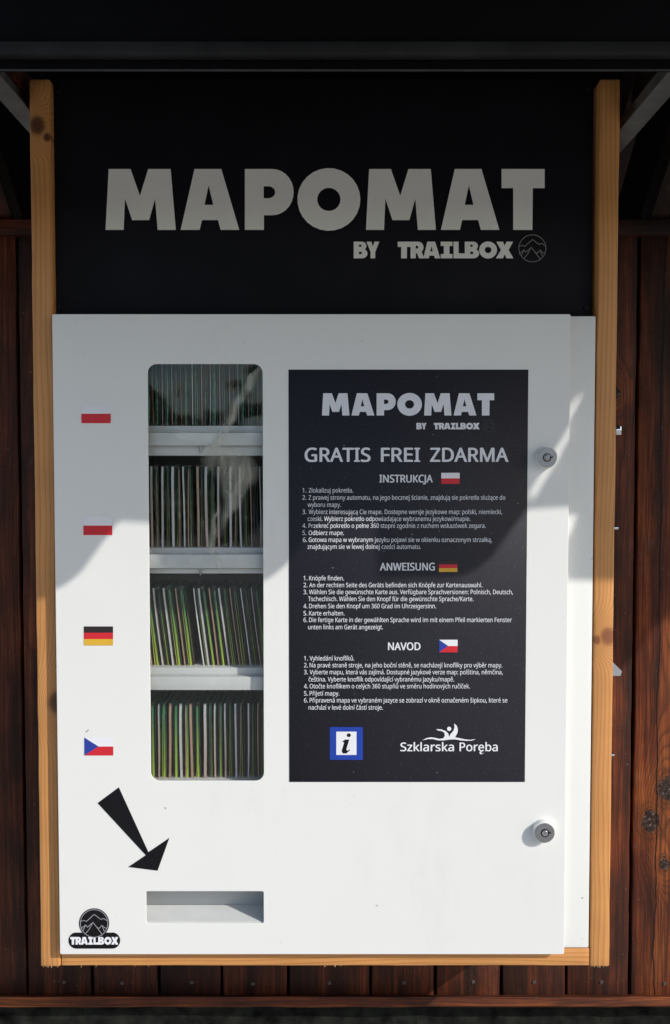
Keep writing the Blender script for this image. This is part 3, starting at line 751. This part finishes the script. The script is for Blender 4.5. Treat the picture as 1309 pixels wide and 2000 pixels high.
blocks = [
 [(958, 591, 'n', '1.'), (958, 603, 690, 'Zlokalizuj pokrętła.'), (972, 591, 'n', '2.'), (972, 603, 987, 'Z prawej strony automatu, na jego bocznej ścianie, znajdują się pokrętła służące do'),
  (986, 601, 666, 'wyboru mapy.'), (1000, 591, 'n', '3.'), (1000, 603, 981, 'Wybierz interesującą Cię mapę. Dostępne wersje językowe map: polski, niemiecki,'),
  (1013.5, 601, 919, 'czeski. Wybierz pokrętło odpowiadające wybranemu językowi/mapie.'), (1027, 591, 'n', '4.'), (1027, 603, 949, 'Przekręć pokrętło o pełne 360 stopni zgodnie z ruchem wskazówek zegara.'),
  (1041, 591, 'n', '5.'), (1041, 603, 672, 'Odbierz mapę.'), (1054.5, 592, 'n', '6.'), (1054.5, 603, 961, 'Gotowa mapa w wybranym języku pojawi się w okienku oznaczonym strzałką,'),
  (1068, 601, 822, 'znajdującym się w lewej dolnej części automatu.')],
 [(1129.5, 593, 'n', '1.'), (1129.5, 604, 672, 'Knöpfe finden.'), (1143, 593, 'n', '2.'), (1143, 604, 942, 'An der rechten Seite des Geräts befinden sich Knöpfe zur Kartenauswahl.'),
  (1156.5, 593, 'n', '3.'), (1156.5, 604, 1002, 'Wählen Sie die gewünschte Karte aus. Verfügbare Sprachversionen: Polnisch, Deutsch,'), (1170, 602, 925, 'Tschechisch. Wählen Sie den Knopf für die gewünschte Sprache/Karte.'),
  (1184, 593, 'n', '4.'), (1184, 604, 852, 'Drehen Sie den Knopf um 360 Grad im Uhrzeigersinn.'), (1198, 593, 'n', '5.'), (1198, 604, 673, 'Karte erhalten.'),
  (1211, 593, 'n', '6.'), (1211, 604, 1000, 'Die fertige Karte in der gewählten Sprache wird im mit einem Pfeil markierten Fenster'), (1225, 602, 748, 'unten links am Gerät angezeigt.')],
 [(1286, 594, 'n', '1.'), (1286, 605, 692, 'Vyhledání knoflíků.'), (1299.5, 594, 'n', '2.'), (1299.5, 605, 981, 'Na pravé straně stroje, na jeho boční stěně, se nacházejí knoflíky pro výběr mapy.'),
  (1313, 594, 'n', '3.'), (1313, 605, 982, 'Vyberte mapu, která vás zajímá. Dostupné jazykové verze map: polština, němčina,'), (1327, 603, 887, 'čeština. Vyberte knoflík odpovídající vybranému jazyku/mapě.'),
  (1340.5, 594, 'n', '4.'), (1340.5, 605, 918, 'Otočte knoflíkem o celých 360 stupňů ve směru hodinových ručiček.'), (1354.5, 594, 'n', '5.'), (1354.5, 605, 663, 'Přijetí mapy.'),
  (1368, 594, 'n', '6.'), (1368, 605, 991, 'Připravená mapa ve vybraném jazyce se zobrazí v okně označeném šipkou, které se'), (1382, 603, 748, 'nachází v levé dolní části stroje.')]]
for (ht, h0, h1, hb), bl in zip(heads, blocks):
    V, F = text_px(ht, h0, h1, hb, 14.5, YT, fat=.55); mesh_obj('language_heading', V, F, M['print'], pan)
    parts = []
    for r in bl:
        x1 = r[1] + 7.5 if r[2] == 'n' else r[2]
        parts.append(text_px(r[3], r[1], x1, r[0] + 4.0, 8.7, YT, fat=.09))
    V, F = merge(parts); mesh_obj('instruction_text', V, F, M['print'], pan)

def multi(name, layers, parent, Y):
    """one printed piece made of flat coloured fields side by side; layers = [(polys, material)]"""
    V, F, mats, mi = [], [], [], []
    for k, (polys, mat) in enumerate(layers):
        vs, fs = px_fill(polys, Y - .00015 * k * 0)
        n = len(V); V += vs; F += [tuple(i + n for i in f) for f in fs]
        if mat not in mats: mats.append(mat)
        mi += [mats.index(mat)] * len(fs)
    return mesh_obj(name, V, F, mats, parent, mi)
def q(x0, y0, x1, y1): return [[(x0, y0), (x1, y0), (x1, y1), (x0, y1)]]
def flag(kind, x0, y0, x1, y1, parent, Y, name='flag'):
    h = y1 - y0; m = (y0 + y1) / 2
    if kind == 'pl': L = [(q(x0, y0, x1, m), M['fwhite']), (q(x0, m, x1, y1), M['red'])]
    if kind == 'de': L = [(q(x0, y0, x1, y0 + h / 3), M['fblack']), (q(x0, y0 + h / 3, x1, y0 + 2 * h / 3), M['red']), (q(x0, y0 + 2 * h / 3, x1, y1), M['gold'])]
    if kind == 'cz':
        c = x0 + (x1 - x0) * .49
        L = [([[(x0, y0), (c, m), (x0, y1)]], M['blue']), ([[(x0, y0), (x1, y0), (x1, m), (c, m)]], M['fwhite']), ([[(c, m), (x1, m), (x1, y1), (x0, y1)]], M['red'])]
    return multi(name, L, parent, Y)
flag('pl', 862, 923.5, 898, 945, pan, YT); flag('de', 857.5, 1095, 893.5, 1117, pan, YT); flag('cz', 858, 1249.5, 894, 1274, pan, YT)
ib = decal('information_square', [q(644.5, 1420, 709, 1484)], M['iblue'], pan, YT)
decal('information_field', [q(657, 1429, 696.5, 1474.5)], M['fwhite'], ib, YT - .0003)
i_ = [[arc(681.5, 1436, 4.1, 3.6, 0, 340, 14)], [[(668.5, 1449), (674, 1444.5), (682.5, 1444.5), (676.5, 1464), (679, 1466.5), (683, 1463.5), (683.8, 1465), (677, 1471.5), (670, 1471.5), (667.5, 1467), (672.5, 1449.8)]]]
decal('information_letter', i_, M['black'], ib, YT - .0005) if False else None
dl = merge([px_fill(g_, YT - .0005) for g_ in i_]); mesh_obj('panel_letter', dl[0], dl[1], M['black'], pan)
# town emblem: two leaping shapes over rounded lettering
emb = [[[(825, 1446), (833, 1441.5), (842, 1440), (850, 1441), (858, 1443), (866, 1442), (869, 1437), (868, 1431), (862, 1427.5), (856, 1427), (852, 1424), (862, 1424.5), (871, 1428), (876, 1433), (877, 1439), (880, 1434), (886, 1427), (888, 1420), (887, 1413), (892, 1417), (894.5, 1424), (894, 1431), (889, 1440), (899, 1442), (908, 1444), (918, 1445), (930, 1443.5), (922, 1446.5), (912, 1447), (900, 1446), (888, 1444), (878, 1444.5), (867, 1446), (856, 1446), (846, 1443.5), (836, 1443.5)]],
       [arc(877.5, 1423.5, 4.2, 4.2, 0, 340, 12)]]
V, F = merge([px_fill(g_, YT) for g_ in emb]); mesh_obj('town_emblem', V, F, M['fwhite'], pan)
V, F = merge([text_px('Szklarska', 782.5, 886.5, 1467, 16.5, YT, fat=.45), text_px('Poręba', 898, 972, 1467, 16.5, YT, fat=.45)])
vo, fo = px_fill([[(939, 1466), (942, 1466), (939.5, 1470), (942.5, 1471.2), (942, 1472.8), (938, 1472.8), (936.5, 1470)]], YT)
V, F = merge([(V, F), (vo, fo)])
mesh_obj('town_name', V, F, M['fwhite'], pan)

# stickers on the door
YK = YD - .0006
f1 = flag('pl', 159, 789.5, 216.5, 826.5, vm, YK, 'flag_sticker'); f1['label'] = 'red and white flag sticker, highest of the four'
f2 = flag('pl', 163, 1008, 219.5, 1045, vm, YK, 'flag_sticker'); f2['label'] = 'red and white flag sticker beside the second shelf'
f3 = flag('de', 164, 1223.5, 221, 1260.5, vm, YK, 'flag_sticker'); f3['label'] = 'black, red and gold flag sticker'
f4 = flag('cz', 165, 1440.5, 221.5, 1475.5, vm, YK, 'flag_sticker'); f4['label'] = 'flag sticker with blue wedge, white and red'
zz = lambda x, y: (x / 2.3375, y / 2.3375 + 1500)
decal('arrow_sticker', [[[zz(543, 88), zz(678, 384), zz(774, 319), zz(720, 469), zz(586, 452), zz(666, 398), zz(446, 160)]]], M['black'], vm, YK)
lg = decal('logo_sticker', [[[(x, y) for x, y in [(149.5, 1821.5), (158, 1821.5)] + [(184 + 29.5 * math.cos(R(a)), 1803.5 + 29.5 * math.sin(R(a))) for a in range(142, 399, 8)] + [(210, 1821.5), (219.5, 1821.5)] +
            [(219.5 + 15.5 * math.cos(R(a)), 1837 + 15.8 * math.sin(R(a))) for a in range(-90, 91, 10)] + [(149.5 + 15.5 * math.cos(R(a)), 1837 + 15.8 * math.sin(R(a))) for a in range(90, 271, 10)][:-1]]]], M['black'], vm, YK)
V, F = word(rescale(TRAIL, 777, 1003, 137.5, 231.5), 1830, 1845, YK - .0004); mesh_obj('sticker_lettering', V, F, M['fwhite'], lg)
V, F = mountains(184, 1803.5, 27.5, 1.2, YK - .0004); mesh_obj('sticker_emblem', V, F, flat('grey_print', (.36, .36, .38)), lg)
# flecks of dirt on the paint
sp = [((168, 1430), (173, 1426)), ((322, 1577), (324, 1580)), ((735, 1768), (737, 1769)), ((1136, 1755), (1139, 1753))]
V = []; F = []
for a, b in sp:
    vs, fs = px_fill([stroke([a, b], 1.4)[0]], YD - .0004); n = len(V); V += vs; F += [tuple(i + n for i in f) for f in fs]
fl = mesh_obj('dirt_flecks', V, F, flat('dirt', (.10, .09, .07), .8), vm); fl['kind'] = 'stuff'

# ------------------------------------------------------------------ folded maps on the four shelves
names = ['topmost shelf', 'second shelf', 'third shelf', 'lowest shelf']
ordn = ['first', 'second', 'third', 'fourth', 'fifth', 'sixth', 'seventh', 'eighth', 'ninth', 'tenth', 'eleventh', 'twelfth', 'thirteenth', 'fourteenth']
def sheet_mesh(name, x, th, h, d, y0, bow, lean, mat, top_drop=0.0, n=8):
    """thin upright sheet: front edge at y0, running back by d, curved sideways by bow"""
    V, F = [], []
    for i in range(n + 1):
        t = i / n; z = t * (h - top_drop); xx = x + bow * math.sin(math.pi * t) + lean * t
        k = 0.0 if t < .9 else (t - .9) * 10 * .003
        V += [(xx - th / 2, y0 + k, z), (xx + th / 2, y0 + k, z), (xx + th / 2 + .001, y0 + d, z), (xx - th / 2 + .001, y0 + d, z)]
    for i in range(n):
        a = i * 4; b = a + 4
        F += [(a, a + 1, b + 1, b), (a + 1, a + 2, b + 2, b + 1), (a + 2, a + 3, b + 3, b + 2), (a + 3, a, b, b + 3)]
    F += [(n * 4, n * 4 + 1, n * 4 + 2, n * 4 + 3), (3, 2, 1, 0)]
    me = bpy.data.meshes.new(name); me.from_pydata(V, [], F); mats = mat if isinstance(mat, tuple) else (mat,)
    for m_ in mats: me.materials.append(m_)
    if len(mats) > 1:
        for i, p in enumerate(me.polygons):
            p.material_index = 0 if (i < n * 4 and i % 4 == 0) else 1
    return me
def add(me, root): return link(bpy.data.objects.new(me.name, me), root)
def mk_dim(rng): return rng.random() < .4
M['paper2'] = grad_mat('pinkish_paper', (.80, .78, .76), (.86, .62, .52))
def folded_map(X, Yf, Z, h, row, spine_mat, tilt, rng, thick_green, label, spine_w, wide=True, pitch=.0155):
    t = empty('folded_map', label, 'map', (X, Yf, Z), 'folded maps on the shelves of the machine')
    t.rotation_euler = (0, tilt, 0)
    cm = M['covers'][rng.randrange(3)]
    if mk_dim(rng): spine_mat = M['paper2'] if spine_mat is M['paper'] else spine_mat
    add(sheet_mesh('map_cover', 0, spine_w, h, .115, 0, rng.uniform(-.0007, .0007), rng.uniform(-.0008, .0008), (spine_mat, cm)), t)
    # pages fanned behind the cover
    k = rng.choice((1, 2)) if row == 0 else rng.choice((2, 2, 3)); top_x = spine_w / 2 + pitch * .42
    for i in range(k):
        x = spine_w / 2 + pitch * (.16 + .36 * (i + .5) / k) + rng.uniform(-.0004, .0004)
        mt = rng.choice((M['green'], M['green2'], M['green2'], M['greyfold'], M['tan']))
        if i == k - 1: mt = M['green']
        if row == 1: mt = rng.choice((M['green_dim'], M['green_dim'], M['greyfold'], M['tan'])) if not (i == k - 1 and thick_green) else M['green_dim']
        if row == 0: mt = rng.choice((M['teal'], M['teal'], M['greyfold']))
        th = .0006 + ((.0012, .0009, .0018, .0026)[row] if (i == k - 1 and thick_green) else rng.uniform(0, .0003))
        add(sheet_mesh('map_page', x, th, h * rng.uniform(.95, .985), .108, rng.uniform(.001, .004), rng.uniform(-.0004, .0010), (top_x - x) * rng.uniform(.3, .8), mt), t)
    # printed back of the fold, dark
    add(sheet_mesh('map_back', pitch - spine_w / 2 - .0040, .0007, h * .97, .112, .002, rng.uniform(-.0006, .0006), 0, (M['greyfold'], cm)), t)
    # clear sleeve round the fold
    y0 = -.0022; xa, xb = -spine_w / 2 - .0007, pitch - .0030
    V = [(xa, .114, 0), (xa, y0 + .002, 0), (xa + .002, y0, 0), (xb - .003, y0 + .001, 0), (xb, .004, 0), (xb, .114, 0)]
    V = [(a, b, c + z) for z in (0, h * .5, h + .003) for a, b, c in V]
    V = [(a + (rng.uniform(-.0006, .0006) if i > 5 else 0), b + (rng.uniform(-.0008, .0004) if i > 5 else 0), c) for i, (a, b, c) in enumerate(V)]
    F = [(j + 6 * r, j + 1 + 6 * r, j + 7 + 6 * r, j + 6 + 6 * r) for r in (0, 1) for j in range(5)]
    mesh_obj('plastic_sleeve', V, F, M['sleeve'], t, world=False, smooth=True)
    return t
rng = random.Random(11)
# (bottom px x of each spine, spine material, spine width mm, thick green sheet?)
W_, T_ = 'paper', 'tan'
row_data = [
 (831, 640, .030, 0.5, [(283, W_, 1.2, 1), (300, T_, 1.0, 0), (318, W_, 1.0, 1), (337, W_, 1.3, 0), (355, T_, 1.0, 1), (377, W_, 1.6, 0), (395, W_, 1.2, 1), (411, W_, 1.0, 1), (430, W_, 1.1, 0), (449, T_, 1.2, 0), (467, W_, 1.2, 1), (486, W_, .9, 0), (503, T_, .9, 0)]),
 (1069, 912, .032, 0.6, [(279, W_, 2, 0), (298, W_, 2.4, 1), (318, W_, 2.4, 0), (339, W_, 3.0, 0), (361, W_, 1.8, 1), (388, T_, 2.6, 0), (405, W_, 3.0, 1), (428, W_, 2.3, 0), (451, W_, 2.6, 0), (471, W_, 2.0, 1), (492, T_, 1.0, 0), (510, W_, .9, 0)]),
 (1303, 1149, .034, 7.0, [(277, W_, 1.2, 1), (297, W_, 1.6, 1), (319, W_, 2.0, 0), (339, W_, 2.2, 1), (362, T_, 1.4, 1), (399, W_, 1.4, 0), (408, W_, 2.0, 1), (427, T_, 1.4, 1), (448, W_, 1.9, 0), (469, T_, 1.0, 0), (490, W_, 1.2, 0), (510, W_, .9, 0)]),
 (1526, 1376, .034, 0.4, [(289, W_, .8, 1), (311, W_, 1.6, 1), (332, T_, 2.6, 1), (355, W_, 2.8, 1), (376, T_, 2.6, 1), (401, W_, 3.0, 1), (421, W_, 1.8, 1), (441, W_, 1.9, 0), (462, W_, 2.2, 0), (485, W_, 1.7, 0), (505, T_, 1.2, 0)]),
]
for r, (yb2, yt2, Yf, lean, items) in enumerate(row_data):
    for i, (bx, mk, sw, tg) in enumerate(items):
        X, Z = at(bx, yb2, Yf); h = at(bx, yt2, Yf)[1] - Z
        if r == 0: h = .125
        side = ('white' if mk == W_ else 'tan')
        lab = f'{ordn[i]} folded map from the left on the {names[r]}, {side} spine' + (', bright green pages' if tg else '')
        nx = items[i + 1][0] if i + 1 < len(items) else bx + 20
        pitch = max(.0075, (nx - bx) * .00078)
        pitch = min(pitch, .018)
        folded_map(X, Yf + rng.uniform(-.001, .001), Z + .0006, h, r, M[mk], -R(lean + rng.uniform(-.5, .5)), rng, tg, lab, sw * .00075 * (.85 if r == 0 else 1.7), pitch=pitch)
